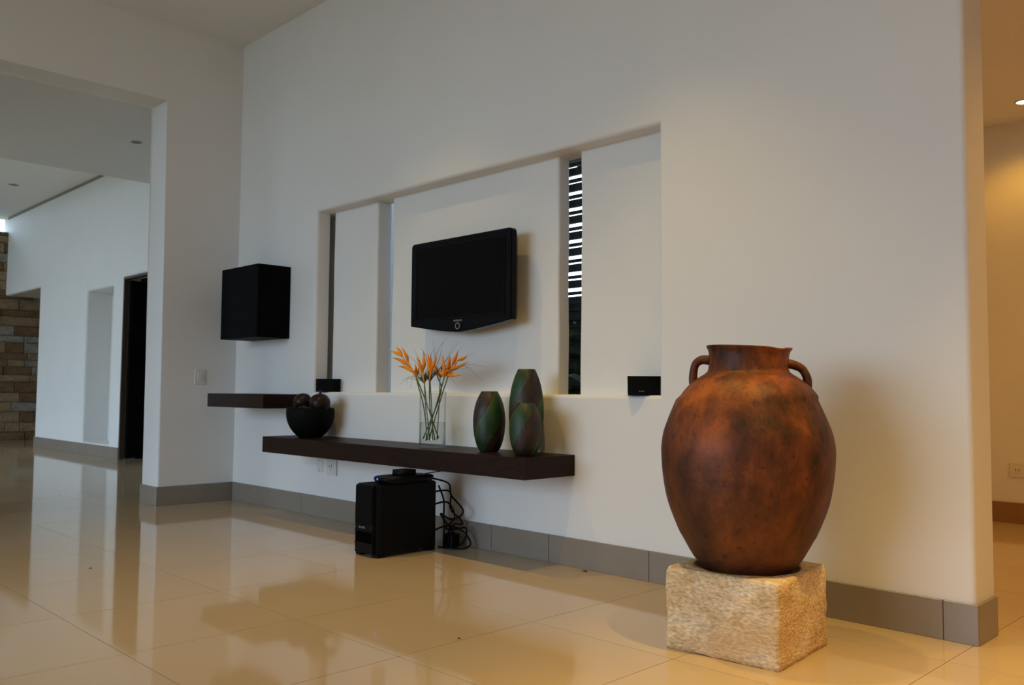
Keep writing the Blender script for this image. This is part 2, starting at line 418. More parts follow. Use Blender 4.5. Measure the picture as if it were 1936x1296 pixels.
for d, cx, cy in near[295:]: rest.append((cx, cy))
for d, cx, cy in near[:295]:
    o = bpy.data.objects.new('tile', TM); COL.objects.link(o); o.parent = floor; o.location = (cx, cy, 0)
vs, fs = [], []
for cx, cy in rest:
    h = (T-G)/2; i = len(vs)
    vs += [(cx-h, cy-h, 0), (cx+h, cy-h, 0), (cx+h, cy+h, 0), (cx-h, cy+h, 0)]; fs.append((i, i+1, i+2, i+3))
stuff(faces_obj('far_tiles', vs, fs, TILE, floor, weld=False))

# ceilings
struct(box('ceiling', (-LT, FAC_Y, HC), (9.0, .2, HC+.05), CEIL), 'plain white ceiling of the main room')
struct(box('ceiling_soffit', (-2.8, FAC_Y, HO), (-LT, FY, 3.66), mat('soffit_shade_tone', (.74, .735, .73), .9, .1)), 'lowered white ceiling beyond the opening')  # white ceiling toned darker, its shade put into the colour
struct(box('ceiling_far', (-9.7, FAC_Y, 3.62), (-2.8, FY, 3.66), mat('ceiling_lit_tone', (.90, .89, .88), .9, .1)), 'higher white ceiling of the far room')  # same white lightened so this ceiling reads as better lit
struct(box('ceiling_hall', (4.1, WT-.002, 2.71), (9.0, 3.4, 2.76), CEIL), 'hall ceiling lit warm')

# left wall with the wide opening: a Gamma outline pushed through its thickness
ol = [(WT, 0), (YO, 0), (YO, HO), (-2.35, HO), (-2.35, 0), (FAC_Y, 0), (FAC_Y, HC+.04), (WT, HC+.04)]
bm = bmesh.new()
A = [bm.verts.new((0, y, z)) for y, z in ol]; B = [bm.verts.new((-LT, y, z)) for y, z in ol]
bm.faces.new(A); bm.faces.new(B[::-1])
edges = []
for k in range(len(ol)):
    f = bm.faces.new((A[k], B[k], B[(k+1) % len(ol)], A[(k+1) % len(ol)]))
es = [e for e in bm.edges if all(abs(v.co.y-YO) < 1e-6 or (abs(v.co.z-HO) < 1e-6) for v in e.verts) and not (abs(e.verts[0].co.x-e.verts[1].co.x) > .1)]
bmesh.ops.bevel(bm, geom=es, offset=.014, segments=4, profile=.5, affect='EDGES')
struct(bm_done('wall_left', bm, PLASTER), 'white wall return with a wide opening into the far room')

# far room
wall_far = wall_holes('wall_far', FX0-.25, FX1, 0, 3.66, FY,
           [(-7.64, -7.63, 5, 5.1, .1, False)][:0] + [(FX0-.12, -7.66, 0, 2.335, .25, False), (-5.70, -4.79, .155, 2.12, .32, True), (-4.45, -3.5, 0, 2.20, .20, False)], r=.03)
wall_far['label'] = 'white far room wall with a passage, a tall niche and a doorway'
struct(box('shadow_strip_1', (FX0, FY-.010, 3.584), (-2.81, FY+.01, 3.619), mat('painted_shadow_line', (.30, .28, .25), .9, .1)), 'grey strip coloured as the shadow line where far wall meets ceiling')  # flat grey strip painted in for the shade of the ceiling gap
for nm, a, b in (('wall_passage_right', (-7.66, FY+.25, 0), (-7.60, 3.2, 2.335)), ('wall_passage_end', (-9.6, 3.2, 0), (-7.60, 3.25, 2.40)),
                 ('ceiling_passage', (-9.6, FY+.25, 2.335), (-7.60, 3.2, 2.40))):
    struct(box(nm, a, b, PLASTER))
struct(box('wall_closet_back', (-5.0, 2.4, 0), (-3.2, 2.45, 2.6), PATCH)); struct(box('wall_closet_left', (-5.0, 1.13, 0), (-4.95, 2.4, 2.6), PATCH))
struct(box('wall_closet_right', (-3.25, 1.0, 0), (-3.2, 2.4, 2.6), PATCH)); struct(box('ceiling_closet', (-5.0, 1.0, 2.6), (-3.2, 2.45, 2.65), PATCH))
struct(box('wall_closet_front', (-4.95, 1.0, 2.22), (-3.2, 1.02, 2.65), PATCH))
struct(box('wall_left_end', (-2.31, FY, 0), (-.28, FY+.02, 3.66), PLASTER))
# the dark door standing open into the closet
door = struct(bpy.data.objects.new('door_1', None), 'dark brown wooden door standing open in the far wall'); COL.objects.link(door); door.location = (-4.43, FY+.05, 0)
box('leaf', (-.022, .02, .012), (.022, .87, 2.165), DOORWOOD, door, bev=.004)
box('frame', (-.02, -.055, 0), (.012, .005, 2.20), FRAMEWOOD, door, bev=.003)
box('frame', (.012, -.055, 2.17), (.93, .005, 2.20), FRAMEWOOD, door, bev=.003)
h = tube('handle', [(.022, .80, 1.02), (.06, .80, 1.02), (.06, .70, 1.02)], .009, GREY_STEEL, door)

# stone-clad wall at the end of the far room
clad = struct(box('wall_stone', (FX0-.25, FAC_Y, 0), (FX0-.03, 3.2, 3.38), GROUT), 'stone clad end wall of the far room')
z = 0.0; row = 0
rs = random.Random(3)
base_meshes = []
def stone_mesh(wd, ht, dp, mt):
    bm = bmesh.new(); add_box(bm, (0, 0, 0), (dp, wd, ht), bev=.006, seg=1)
    for v in bm.verts:
        v.co += Vector((noise.noise(v.co*7+Vector((wd*9, ht*5, 0)))*.012 if v.co.x > dp*.5 else 0, 0, 0))
    return bm
while z < 3.36:
    ht = min(rs.choice((.11, .135, .155, .175)), 3.38-z)
    y = -.35-rs.random()*.3
    while y < 2.3:
        wd = rs.choice((.25, .36, .48, .62))*rs.uniform(.85, 1.15)
        bm = stone_mesh(wd-.008, ht-.008, .032+rs.random()*.022, None)
        if -.2 < z and not (y > 1.6):
            bm_done('stone', bm, CLAD[rs.choice((0, 0, 1, 1, 2))], clad, loc=(FX0-.032, y, z))
        else: bm_done('stone', bm, CLAD[0], clad, loc=(FX0-.032, y, z))
        y += wd
    z += ht; row += 1
# clerestory over the stone wall
cl = struct(box('window_4', (FX0-.12, FAC_Y, 3.38), (FX0-.11, FY+.02, 3.62), GLASSM), 'clerestory glass strip over the stone wall')

# skirting tiles
def skirting(name, p0, p1, out, joints, h=.137, t=.012, label=None):
    root = struct(bpy.data.objects.new(name, None), label); COL.objects.link(root)
    p0, p1, out = Vector((*p0, 0)), Vector((*p1, 0)), Vector((*out, 0))
    d = p1-p0; L_ = d.length; d.normalize()
    cuts = [0]+[j for j in joints if 0 < j < L_]+[L_]
    root.location = p0
    for a, b in zip(cuts, cuts[1:]):
        bm = bmesh.new(); add_box(bm, (a+(.0012 if a else 0), 0, 0), (b-.0012, t, h), bev=.0015, seg=1)
        M = Matrix.Identity(4)
        for i in range(3): M[i][0], M[i][1] = d[i], out[i]
        bm.transform(M)
        bm_done('skirting_tile', bm, SKIRT, root)
    return root
skirting('baseboard_back', (0, 0), (X1+.012, 0), (0, -1), (.38, 1.017, 1.66, 2.30, 2.92, 3.336, 3.95, 4.56, 5.203))
skirting('baseboard_right', (X1, 0), (X1, WT), (1, 0), ())
skirting('baseboard_left', (0, YO-.012), (0, -.012), (1, 0), ())
skirting('baseboard_opening', (-LT, YO), (0, YO), (0, -1), ())
skirting('baseboard_far', (-7.66, FY), (-4.45, FY), (0, -1), (.5, 1.12, 1.74, 2.36, 2.98))
SKIRT = mat('brown_hall_skirting', (.28, .15, .07), .35, .4)
skirting('baseboard_hall', (4.16, 3.26), (8.9, 3.26), (0, -1), (.62, 1.24, 1.86, 2.48, 3.1))

# hall on the right
struct(box('wall_hall', (4.1, 3.26, 0), (9.0, 3.31, 2.76), PLASTER)); struct(box('wall_hall_left', (4.1, WT, 0), (4.14, 3.26, 2.76), PLASTER))
struct(box('wall_header', (X1-.0199, .0, 2.71), (9.0, WT, HC), PLASTER))
struct(box('wall_right', (9.0, FAC_Y-.2, 0), (9.05, 3.31, HC), PLASTER))
# facade behind the camera: solid wall with two glazed bays
bm = bmesh.new()
for (x0, x1), (a, b), fy in zip(((-9.7, -LT), (-LT, 9.0)), FAC, (FAC_Y2, FAC_Y)):
    add_box(bm, (x0, fy-.1, 0), (a, fy, 3.7)); add_box(bm, (b, fy-.1, 0), (x1, fy, 3.7)); add_box(bm, (a, fy-.1, FAC_H), (b, fy, 3.7))
struct(bm_done('wall_front', bm, PLASTER))
struct(box('ground', (-40, -50, -.2), (40, 40, -.125), mat('garden_ground', (.10, .11, .07), .9, .1, noise_amt=.3, noise_scale=2)), 'garden ground outside')

# patio seen through the slots
struct(box('ceiling_patio', (1.35, .26, 2.84), (4.098, 2.9, 2.92), PATCH), 'eave over the patio, extended to block sky light from the slots')  # eave drawn out over the patio to keep sky light off the slot jambs
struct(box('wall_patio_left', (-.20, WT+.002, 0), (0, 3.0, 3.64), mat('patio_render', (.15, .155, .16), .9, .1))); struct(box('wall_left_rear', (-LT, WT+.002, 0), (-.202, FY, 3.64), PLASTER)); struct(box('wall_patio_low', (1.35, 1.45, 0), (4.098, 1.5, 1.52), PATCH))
scr = thing('slatted_screen', 'dark horizontal timber slat screen outside the slot window', 'screen', (0, 1.0, 0))
for k, zz in enumerate([.15+.106*i for i in range(25)]):
    for dz, hh in ((0, .047), (.061, .018)):
        nm = box('slat', (1.45, -.015, zz+dz), (4.09, .015, zz+dz+hh), SLAT, scr)
for x in (1.49, 2.2, 4.05): box('post', (x-.03, .02, 0), (x+.03, .08, 2.82), SLAT, scr)

# ------------------------------------------------------------------ fittings on the ceilings and walls
def downlight(label, loc, r, lit):
    t = thing('recessed_downlight', label, 'light', loc)
    lathe('trim_ring', [(r*.78, -.001), (r*.80, -.008), (r, -.006), (r, 0)], GREY_STEEL if not lit else WHITEP, t, 28)
    lathe('lens', [(.0005, -.002), (r*.8, -.002)], LAMPON if lit else LAMPOFF, t, 28)
    return t
downlight('unlit recessed spotlight in the lowered ceiling near the opening', (-1.32, -.31, HO), .06, False)
downlight('faint unlit spotlight in the higher far room ceiling', (-6.79, .17, 3.62), .07, False)
downlight('glowing recessed spotlight in the warm hall ceiling', (4.77, 2.839, 2.71), .055, True)

def plate(name, label, cat, P, w_, h_, t_, nrm, build):
    """root at plate centre on wall; local x along the wall, local y out of the wall, z up"""
    t = thing(name, label, cat, P, nrm)
    box('plate', (-w_/2, -t_, -h_/2), (w_/2, 0, h_/2), WHITEP, t, bev=.002)
    build(t); return t
def b_switch(t):
    box('rocker', (-.020, -.015, -.033), (.020, -.008, .033), WHITEP, t, bev=.002)
plate('light_switch', 'white light switch on the shaded left wall return', 'switch', (0.0, -.292, .944), .078, .115, .010, PI/2, b_switch)
def b_blank(t):
    for s in (-1, 1): lathe('screw', [(.0003, -.001), (.003, -.001), (.003, .001)], GREYP, t, 10, loc=(0, -.005, s*.036)).rotation_euler = (PI/2, 0, 0)
plate('blank_cover_plate', 'flush white blank plate left of the socket under the long shelf', 'cover plate', (1.225, 0, .343), .08, .09, .004, 0, b_blank)
def b_socket(t, vert=True):
    box('insert', (-.026, -.016, -.034), (.026, -.011, .034), WHITEP, t, bev=.002)
    for s in (-1, 1):
        box('slot', (s*.011-.002, -.0168, .000), (s*.011+.002, -.0158, .020), GREYP, t)
    lathe('slot', [(.0003, 0), (.004, 0), (.004, .001)], GREYP, t, 10, loc=(0, -.0168, -.014)).rotation_euler = (PI/2, 0, 0)
plate('wall_socket', 'white wall socket with two slots under the long shelf', 'socket', (1.375, 0, .337), .12, .10, .013, 0, b_socket)
def b_hall(t):
    for c in (-.035, .035):
        o = box('insert', (c-.028, -.014, -.022), (c+.028, -.010, .022), WHITEP, t, bev=.002)
        for s in (-1, 1): box('slot', (c+s*.010-.002, -.0150, -.006), (c+s*.010+.002, -.0138, .010), GREYP, t)
plate('double_socket', 'cream double wall socket low on the warm hall wall', 'socket', (4.607, 3.26, .353), .165, .092, .012, 0, b_hall)

# ------------------------------------------------------------------ shelves and cabinet
def shelf(name, label, x0, x1, d, z0, z1):
    t = thing(name, label, 'shelf', ((x0+x1)/2, 0, z0))
    hw = (x1-x0)/2; H = z1-z0
    box('board', (-hw, -d, 0), (hw, -.001, H), WENGE, t, bev=.0025, seg=2)
    return t
shelf('floating_shelf', 'long thick dark wood floating shelf holding the vases and bowl', 1.08, 3.499, .353, .440, .5425)
shelf('floating_shelf', 'short thick dark wood floating shelf below the black cabinet', .256, 1.065, .347, .724, .820)
cab = thing('wall_cabinet', 'black box cabinet on the wall in the left corner', 'cabinet', (.521, 0, 1.217))
box('body', (-.27, -.236, 0), (.27, -.001, .516), BLACKWOOD, cab, bev=.002)
box('door', (-.27, -.257, 0), (.27, -.239, .516), BLACKWOOD, cab, bev=.002)

# ------------------------------------------------------------------ television
TVX, TVZ = 2.660, 1.470
tv = thing('television', 'black flat screen television on the niche wall', 'television', (TVX, ND, 1.0))
def tv_front():
    hw, zt_, zb, zc = .425, .722, .232, .182
    bm = bmesh.new()
    pts = []
    rr = .022
    for cx, cz, a0 in ((hw-rr, zt_-rr, 0), (-hw+rr, zt_-rr, 90)):
        for k in range(5):
            a = math.radians(a0+90*k/4); pts.append((cx+rr*math.cos(a), cz+rr*math.sin(a)))
    for k in range(13):
        u = k/12; x = -hw+2*hw*u
        pts.append((x, zb-(zb-zc)*(1-abs(2*u-1)**1.35)))
    f0 = [bm.verts.new((x, -.145, z_)) for x, z_ in pts]; f1 = [bm.verts.new((x, -.108, z_)) for x, z_ in pts]
    f2 = [bm.verts.new((x*.90, -.055, .46+(z_-.46)*.88)) for x, z_ in pts]
    n = len(pts)
    for k in range(n):
        k2 = (k+1) % n
        bm.faces.new((f0[k], f0[k2], f1[k2], f1[k])); bm.faces.new((f1[k], f1[k2], f2[k2], f2[k]))
    bm.faces.new(f2); ff = bm.faces.new(f0)
    bmesh.ops.recalc_face_normals(bm, faces=bm.faces[:])
    bmesh.ops.bevel(bm, geom=[e for e in ff.edges], offset=.005, segments=2, affect='EDGES')
    return bm
bz = bm_done('bezel', tv_front(), GLOSSBLACK, tv)
box('screen', (-.372, -.1465, .268), (.372, -.1445, .680), SCREEN, tv)
# raised inner lip round the screen
for a, b in (((-.378, -.149, .680), (.378, -.144, .686)), ((-.378, -.149, .262), (.378, -.144, .268)), ((-.378, -.149, .268), (-.372, -.144, .680)), ((.372, -.149, .268), (.378, -.144, .680))):
    box('screen_lip', a, b, BLACK, tv)
text('lettering', 'SAMSUNG', .0145, SILVER, tv, (0, -.1455, .246), (PI/2, 0, 0), width=1.1)
vs, fs = tube_geo([(.017*math.cos(2*PI*k/24), -.1460, .017*math.sin(2*PI*k/24)+.216) for k in range(25)], .0022, 6, False)
faces_obj('power_ring', vs, fs, SILVER, tv, True)
box('wall_mount', (-.16, -.06, .36), (.16, -.001, .56), BLACK, tv, bev=.004)

# ------------------------------------------------------------------ subwoofer and the gear on it
sub = thing('subwoofer', 'black subwoofer box standing on the floor under the shelf', 'speaker', (2.597, -.40, 0))
def sub_body():
    bm = bmesh.new(); w2, d2, H = .103, .207, .366; r = .028
    bm2 = add_box(bm, (-w2, -d2, .018), (w2, d2, H))
    ver = [e for e in bm.edges if abs(e.verts[0].co.z-e.verts[1].co.z) > .1]
    bmesh.ops.bevel(bm, geom=ver, offset=r, segments=5, affect='EDGES')
    top = [e for e in bm.edges if min(v.co.z for v in e.verts) > H-.001]
    bmesh.ops.bevel(bm, geom=top, offset=.005, segments=2, affect='EDGES')
    return bm
sb = bm_done('body', sub_body(), BLACK, sub)
box('front_grille', (-.072, -.2115, .165), (.072, -.206, .355), GRILLE, sub, bev=.003)
box('port', (-.070, -.2085, .070), (.070, -.2065, .128), HOLE, sub)
for z_ in (.066, .128): box('port_lip', (-.074, -.213, z_), (.074, -.2065, z_+.005), BLACK, sub, bev=.001)
text('lettering', 'BOSE', .014, SILVER, sub, (-.015, -.2080, .147), (PI/2, 0, 0), width=1.6)
for sx in (-1, 1):
    for sy in (-1, 1): box('foot', (sx*.07-.025, sy*.165-.025, 0), (sx*.07+.025, sy*.165+.025, .018), BLACK, sub, bev=.003)
unit = thing('media_unit', 'flat glossy black unit with a blue light on the subwoofer', 'electronics', (2.640, -.385, .366))
def oval(a, b, prof, n=40):
    vs, fs = [], []
    m_ = len(prof)
    for k in range(n):
        an = 2*PI*k/n
        c, s_ = math.cos(an), math.sin(an)
        ex = 2/3.2
        cx, cy = math.copysign(abs(c)**ex, c), math.copysign(abs(s_)**ex, s_)
        for r, z_ in prof: vs.append((a*r*cx, b*r*cy, z_))
    for k in range(n):
        for i in range(m_-1): fs.append((k*m_+i, ((k+1) % n)*m_+i, ((k+1) % n)*m_+i+1, k*m_+i+1))
    return vs, fs
vs, fs = oval(.098, .165, [(.001, .001), (.82, .001), (.95, .010), (1, .024), (.985, .034), (.93, .038), (.001, .040)])
faces_obj('body', vs, fs, GLOSSBLACK, unit, True)
vs, fs = oval(.050, .060, [(.001, .038), (1, .038), (.97, .068), (.001, .068)])
faces_obj('neck', vs, fs, BLACK, unit, True)
o = lathe('indicator_light', [(.0003, .003), (.0045, .002), (.006, 0)], LED, unit, 14, loc=(-.012, -.1645, .026)); o.rotation_euler = (PI/2, 0, 0); o['label'] = 'small glowing blue light'

# cables behind the subwoofer
def cable(name, label, pts, r=.0050):
    o = tube(name, smooth_path(pts, 6), r, BLACK, None, 6); tag(o, label, 'cable', 'black cables behind the subwoofer'); return o
cable('speaker_cable', 'black cable dropping from the flat unit in a loop above the power adapter', [(2.66, -.24, .385), (2.70, -.13, .35), (2.68, -.09, .28), (2.77, -.08, .20), (2.70, -.10, .15), (2.65, -.14, .18), (2.70, -.08, .07)])
cable('power_cable', 'black cable curling in a ring beside the power adapter on the floor', [(2.60, -.19, .22), (2.66, -.10, .24), (2.70, -.08, .16), (2.66, -.11, .10), (2.72, -.09, .10), (2.78, -.07, .11), (2.80, -.09, .06), (2.76, -.12, .008), (2.68, -.13, .006)])
cable('speaker_cable', 'black cable looping high beside the back edge of the subwoofer', [(2.62, -.19, .30), (2.68, -.10, .30), (2.64, -.06, .20), (2.71, -.05, .15), (2.74, -.06, .125), (2.70, -.09, .12), (2.66, -.12, .03)])
cable('signal_cable', 'thin black cable from the flat unit up along the shelf underside', [(2.66, -.26, .406), (2.74, -.17, .425), (2.80, -.08, .434), (2.86, -.03, .436)], .0028)
cable('power_cable', 'black cable in a wide slack loop lying lowest on the floor behind the subwoofer', [(2.64, -.19, .09), (2.70, -.13, .12), (2.76, -.07, .09), (2.81, -.06, .03), (2.80, -.10, .007), (2.73, -.15, .006), (2.66, -.16, .006)])
cable('signal_cable', 'black cable hanging close behind the back edge of the subwoofer from top to floor', [(2.685, -.185, .34), (2.70, -.16, .26), (2.69, -.15, .17), (2.705, -.16, .10), (2.69, -.15, .012)])
ad = thing('power_adapter', 'small black power adapter block on the floor behind the subwoofer', 'adapter', (2.70, -.10, 0))
box('case', (-.04, -.03, 0), (.035, .03, .075), BLACK, ad, bev=.006)

# small speakers on the niche sill
def satellite(label, loc, rz, letter):
    t = thing('satellite_speaker', label, 'speaker', loc, rz, 'small black speakers on the niche sill')
    bm = bmesh.new(); W, H, D = .152, .088, .085
    pr_ = [(-W/2, D/2), (-W/2, -D/2*.62)]
    for k in range(9):
        u = k/8; pr_.append((-W/2+W*u, -D/2*(.62+.38*math.sin(PI*u)**.8)))
    pr_ += [(W/2, -D/2*.62), (W/2, D/2)]
    lo = [bm.verts.new((x*.97, y, 0)) for x, y in pr_]; hi = [bm.verts.new((x, y, H)) for x, y in pr_]
    n = len(pr_)
    for k in range(n): bm.faces.new((lo[k], lo[(k+1) % n], hi[(k+1) % n], hi[k]))
    bm.faces.new(lo); bm.faces.new(hi)
    bmesh.ops.remove_doubles(bm, verts=bm.verts[:], dist=1e-5)
    bm_done('body', bm, GRILLE, t)
    box('back_shell', (-W/2*.985, D/2-.012, .002), (W/2*.985, D/2+.008, H+.001), BLACK, t, bev=.004)
    if letter: text('lettering', 'BOSE', .0075, SILVER, t, (-.012, -D/2-.0008, .018), (PI/2, 0, 0), width=1.4)
    return t
satellite('small black speaker at the left end of the niche sill', (1.245, .030, ZS), math.radians(20), False)
satellite('small black speaker at the right end of the niche sill', (3.895, .028, ZS), math.radians(38), True)

# ------------------------------------------------------------------ things on the long shelf
ZSF = .5425
bowl = thing('bowl', 'black wooden bowl holding dark gourds on the long shelf', 'bowl', (1.378, -.178, ZSF))
lathe('shell', [(.001, .001), (.070, .001), (.082, .008), (.106, .032), (.126, .058), (.141, .088), (.151, .120), (.1555, .150), (.154, .176), (.151, .190), (.146, .192)], BOWL, bowl, 48)
o = lathe('rim', [(.146, .192), (.142, .190), (.136, .165), (.118, .105), (.075, .040), (.001, .025)], BOWLRIM, bowl, 48); o['label'] = 'brown bare wood inside the rim'
def gourd(label, loc, r, tilt, stem=True):
    t = thing('gourd', label, 'ornament', loc, 0, 'dark gourds in the black bowl'); t.rotation_euler = tilt
    pr_ = [(max(.0005, r*math.sin(PI*k/14)*(1-.05*math.cos(PI*k/14))), -r*math.cos(PI*k/14)*.93) for k in range(15)]
    lathe('body', pr_, BALL, t, 28, wob=lambda rr, z_, a, i: (rr*(1+.025*math.sin(5*a)), z_))
    if stem: lathe('stem', [(.012, r*.88), (.007, r*.98), (.0065, r*1.1), (.013, r*1.22), (.0005, r*1.25)], BALL, t, 10)
    return t
gourd('dark round gourd at the left in the black bowl', (1.268, -.172, ZSF+.228), .062, (.3, -.25, 0), False)
gourd('dark round gourd with an upright stub at the right in the black bowl', (1.478, -.172, ZSF+.222), .068, (.05, .10, 0))
gourd('half hidden dark gourd at the back of the black bowl', (1.385, -.095, ZSF+.185), .055, (-.5, 0, 0), False)
gourd('lowest dark gourd at the front of the black bowl', (1.395, -.245, ZSF+.158), .050, (.6, .2, 0), False)

# glass vase with water
VX, VY = 2.615, -.175
R_ = .073
vase = thing('glass_vase', 'clear glass cylinder vase of water with orange flowers on the shelf', 'vase', (VX, VY, ZSF))
lathe('wall', [(.001, .0005), (R_-.002, .0005), (R_, .003), (R_, .303), (R_-.0015, .305), (R_-.003, .303), (R_-.003, .014), (.001, .012)], GLASSM, vase, 56)
lathe('water', [(.001, .0125), (R_-.0032, .0145), (R_-.0032, .134), (.001, .133)], WATER, vase, 56)

def bracts(root, base, tips, r=.0108):
    for tp in tips:
        b, t = Vector(base if not isinstance(tp[0], tuple) else tp[0]), Vector(tp if not isinstance(tp[0], tuple) else tp[1])
        d = t-b; L_ = d.length; side = Vector((d.z, 0, -d.x)).normalized()*L_*.05
        pts, rd = [], []
        for k in range(9):
            u = k/8; pts.append(b+d*u+side*math.sin(PI*u)); rd.append(r*(.45+1.1*u if u < .35 else .835*(1-((u-.35)/.65)**1.4))+.0006)
        vs, fs = tube_geo(pts, rd, 7)
        # boat shaped: flatten across the view a little and pleat
        faces_obj('bract', vs, fs, ORANGE, root, True, weld=False)
# heliconia spray: local coordinates in metres from the vase foot; x along the shelf, y depth, z up
def P(px, py, dy=0.):
    d = fw+rt*((px-968)/FPX)-up*((py-648)/FPX); k = (VY+dy-CAM.y)/d.y; q = CAM+d*k
    return (q.x, q.y, q.z)
def flower(label, foot, mid, head, groups, dy):
    t = thing('heliconia', label, 'flower', (0, 0, 0), 0, 'orange heliconia stems in the glass vase')
    base = Vector(foot); t.location = base
    loc = lambda p_: tuple(Vector(p_)-base)
    tube('stem', smooth_path([loc(foot), loc(mid), loc(head)], 6), [.0035]*13, STEMM, t, 7)
    for b, tips in groups:
        bb = P(*b, dy)
        if (Vector(bb)-Vector(head)).length > .012:
            tube('rachis', [loc(head), loc(bb)], [.004, .003], ORANGE, t, 6)
        bracts(t, loc(bb), [loc(P(*q, dy+random.uniform(-.02, .02))) for q in tips])
    return t
def F(label, foot, mid, head, groups, dy=0., fy=0., my=0.):
    flower(label, P(*foot, fy), P(*mid, my), P(*head, dy), groups, dy)
F('heliconia leaning far to the left over the vase rim with its bracts spread', (829, 829), (806, 762), (786, 711),
  [((784, 704), [(752, 693), (766, 699)]), ((772, 692), [(741, 677), (755, 684)]), ((771, 684), [(759, 657), (765, 664)]), ((760, 674), [(737, 664), (749, 656)])], -.02, .02, 0)
F('heliconia stem just right of the leftmost, with a short upright tuft', (808, 832), (801, 770), (787, 716), [((787, 712), [(785, 688), (792, 694), (779, 700)])], .02, -.02, .01)
F('tall two pronged heliconia left of the middle of the vase', (812, 833), (806, 765), (802, 722),
  [((798, 704), [(787, 674), (792, 684)]), ((800, 700), [(800, 663), (803, 676)])], 0, .02, -.01)
F('heliconia standing upright over the middle of the vase', (822, 833), (813, 770), (812, 720),
  [((813, 706), [(808, 667), (814, 670), (806, 680)]), ((816, 700), [(825, 672), (820, 682)])], -.03, -.02, 0)
F('small bent heliconia between the middle and right ones', (800, 830), (833, 745), (827, 712), [((827, 710), [(821, 690), (826, 692), (818, 700)])], .03, 0, .02)
F('heliconia right of the middle with two upright prongs', (805, 834), (829, 752), (840, 714),
  [((839, 712), [(836, 671), (840, 684), (831, 703)]), ((846, 697), [(850, 672), (852, 684)])], -.01, .01, 0)
F('heliconia leaning to the right with long sideways bracts', (812, 828), (834, 752), (847, 712),
  [((838, 706), [(872, 709), (858, 703)]), ((844, 698), [(886, 684), (876, 691)]), ((856, 688), [(866, 663), (862, 672)]), ((866, 681), [(884, 673)])], .01, -.01, -.01)
def sprig(label, foot, head, blades, dens, seed, dry=False):
    rr = random.Random(seed)
    t = thing('grass_sprig', label, 'grass', P(*foot), 0, 'wispy grass sprigs in the glass vase'); b0 = Vector(P(*foot))
    hd = Vector(P(*head, .01))
    tube('stem', smooth_path([Vector((0, 0, 0)), (hd-b0)*.5+Vector((.004, 0, 0)), hd-b0], 4), .0026, STEMM, t, 6)
    vs, fs = [], []
    for (mx, my_, ex, ey) in blades:
        p1, p2 = Vector(P(mx, my_, rr.uniform(-.04, .04))), Vector(P(ex, ey, rr.uniform(-.06, .05)))
        v, f = tube_geo(smooth_path([hd-b0, p1-b0, p2-b0], 6), [.0011]*7+[.0009, .0008, .0006, .0005, .0004, .0003], 4, False)
        i = len(vs); vs += v; fs += [tuple(a+i for a in q) for q in f]
    for k in range(dens):
        a = rr.uniform(-1.2, 1.2); L_ = rr.uniform(.03, .085)
        e = hd+Vector((math.sin(a)*L_, rr.uniform(-.03, .03), math.cos(a)*L_))
        v, f = tube_geo([hd-b0-Vector((0, 0, .01)), hd-b0+(e-hd)*.55+Vector((0, 0, .006)), e-b0], [.0016, .0013, .0004], 4, False)
        i = len(vs); vs += v; fs += [tuple(q_+i for q_ in q) for q in f]
    o = faces_obj('blades', vs, fs, WISPDRY if dry else WISP, t, True, weld=False); stuff(o)
    return t
sprig('dark wispy grass sprig at the centre of the bouquet', (818, 832), (813, 719), [(822, 680, 818, 640), (830, 680, 837, 645), (838, 690, 858, 650), (845, 680, 868, 645), (815, 672, 825, 655), (826, 668, 846, 637), (806, 676, 795, 658)], 46, 1)
sprig('dark wispy grass sprig left of the bouquet centre', (806, 832), (802, 722), [(790, 690, 772, 672), (775, 712, 768, 728), (782, 708, 776, 735), (795, 686, 782, 660), (770, 716, 757, 728)], 40, 2)
sprig('grass sprig with long thin arcs drooping to the right', (826, 832), (832, 712), [(875, 692, 912, 720), (885, 690, 922, 695), (860, 700, 912, 692), (852, 716, 866, 733), (870, 680, 900, 668), (845, 690, 876, 655)], 14, 3, True)

# the three wooden egg vases
def egg(label, x, y, r, h, rot, mouth=.42):
    t = thing('egg_vase', label, 'vase', (x, y, ZSF), rot, 'green and brown egg vases on the shelf')
    ctl = [(.50, .0), (.64, .035), (.80, .13), (.93, .27), (1.0, .45), (.985, .60), (.89, .76), (.72, .89), (.50, 1.0)]
    sm = smooth_path([Vector((p_[0]*r, 0, p_[1]*h)) for p_ in ctl], 5)
    pr_ = [(.001, .0008)]+[(q.x, max(.0008, q.z)) for q in sm]
    m_ = r*.50
    pr_ += [(m_-.004, h+.0005), (m_-.007, h-.003), (m_-.008, h*.93), (r*.55, h*.8), (.001, h*.78)]
    lathe('body', pr_, EGGM, t, 56)
    return t
egg('green and brown spiral egg vase standing alone beside the glass vase', 3.072, -.178, .083, .308, 2.2)
egg('tallest green and brown spiral vase, at the back near the wall', 3.278, -.118, .087, .420, 2.9)
egg('smallest green and brown spiral vase, in front of the tallest one', 3.398, -.245, .079, .254, 1.3)

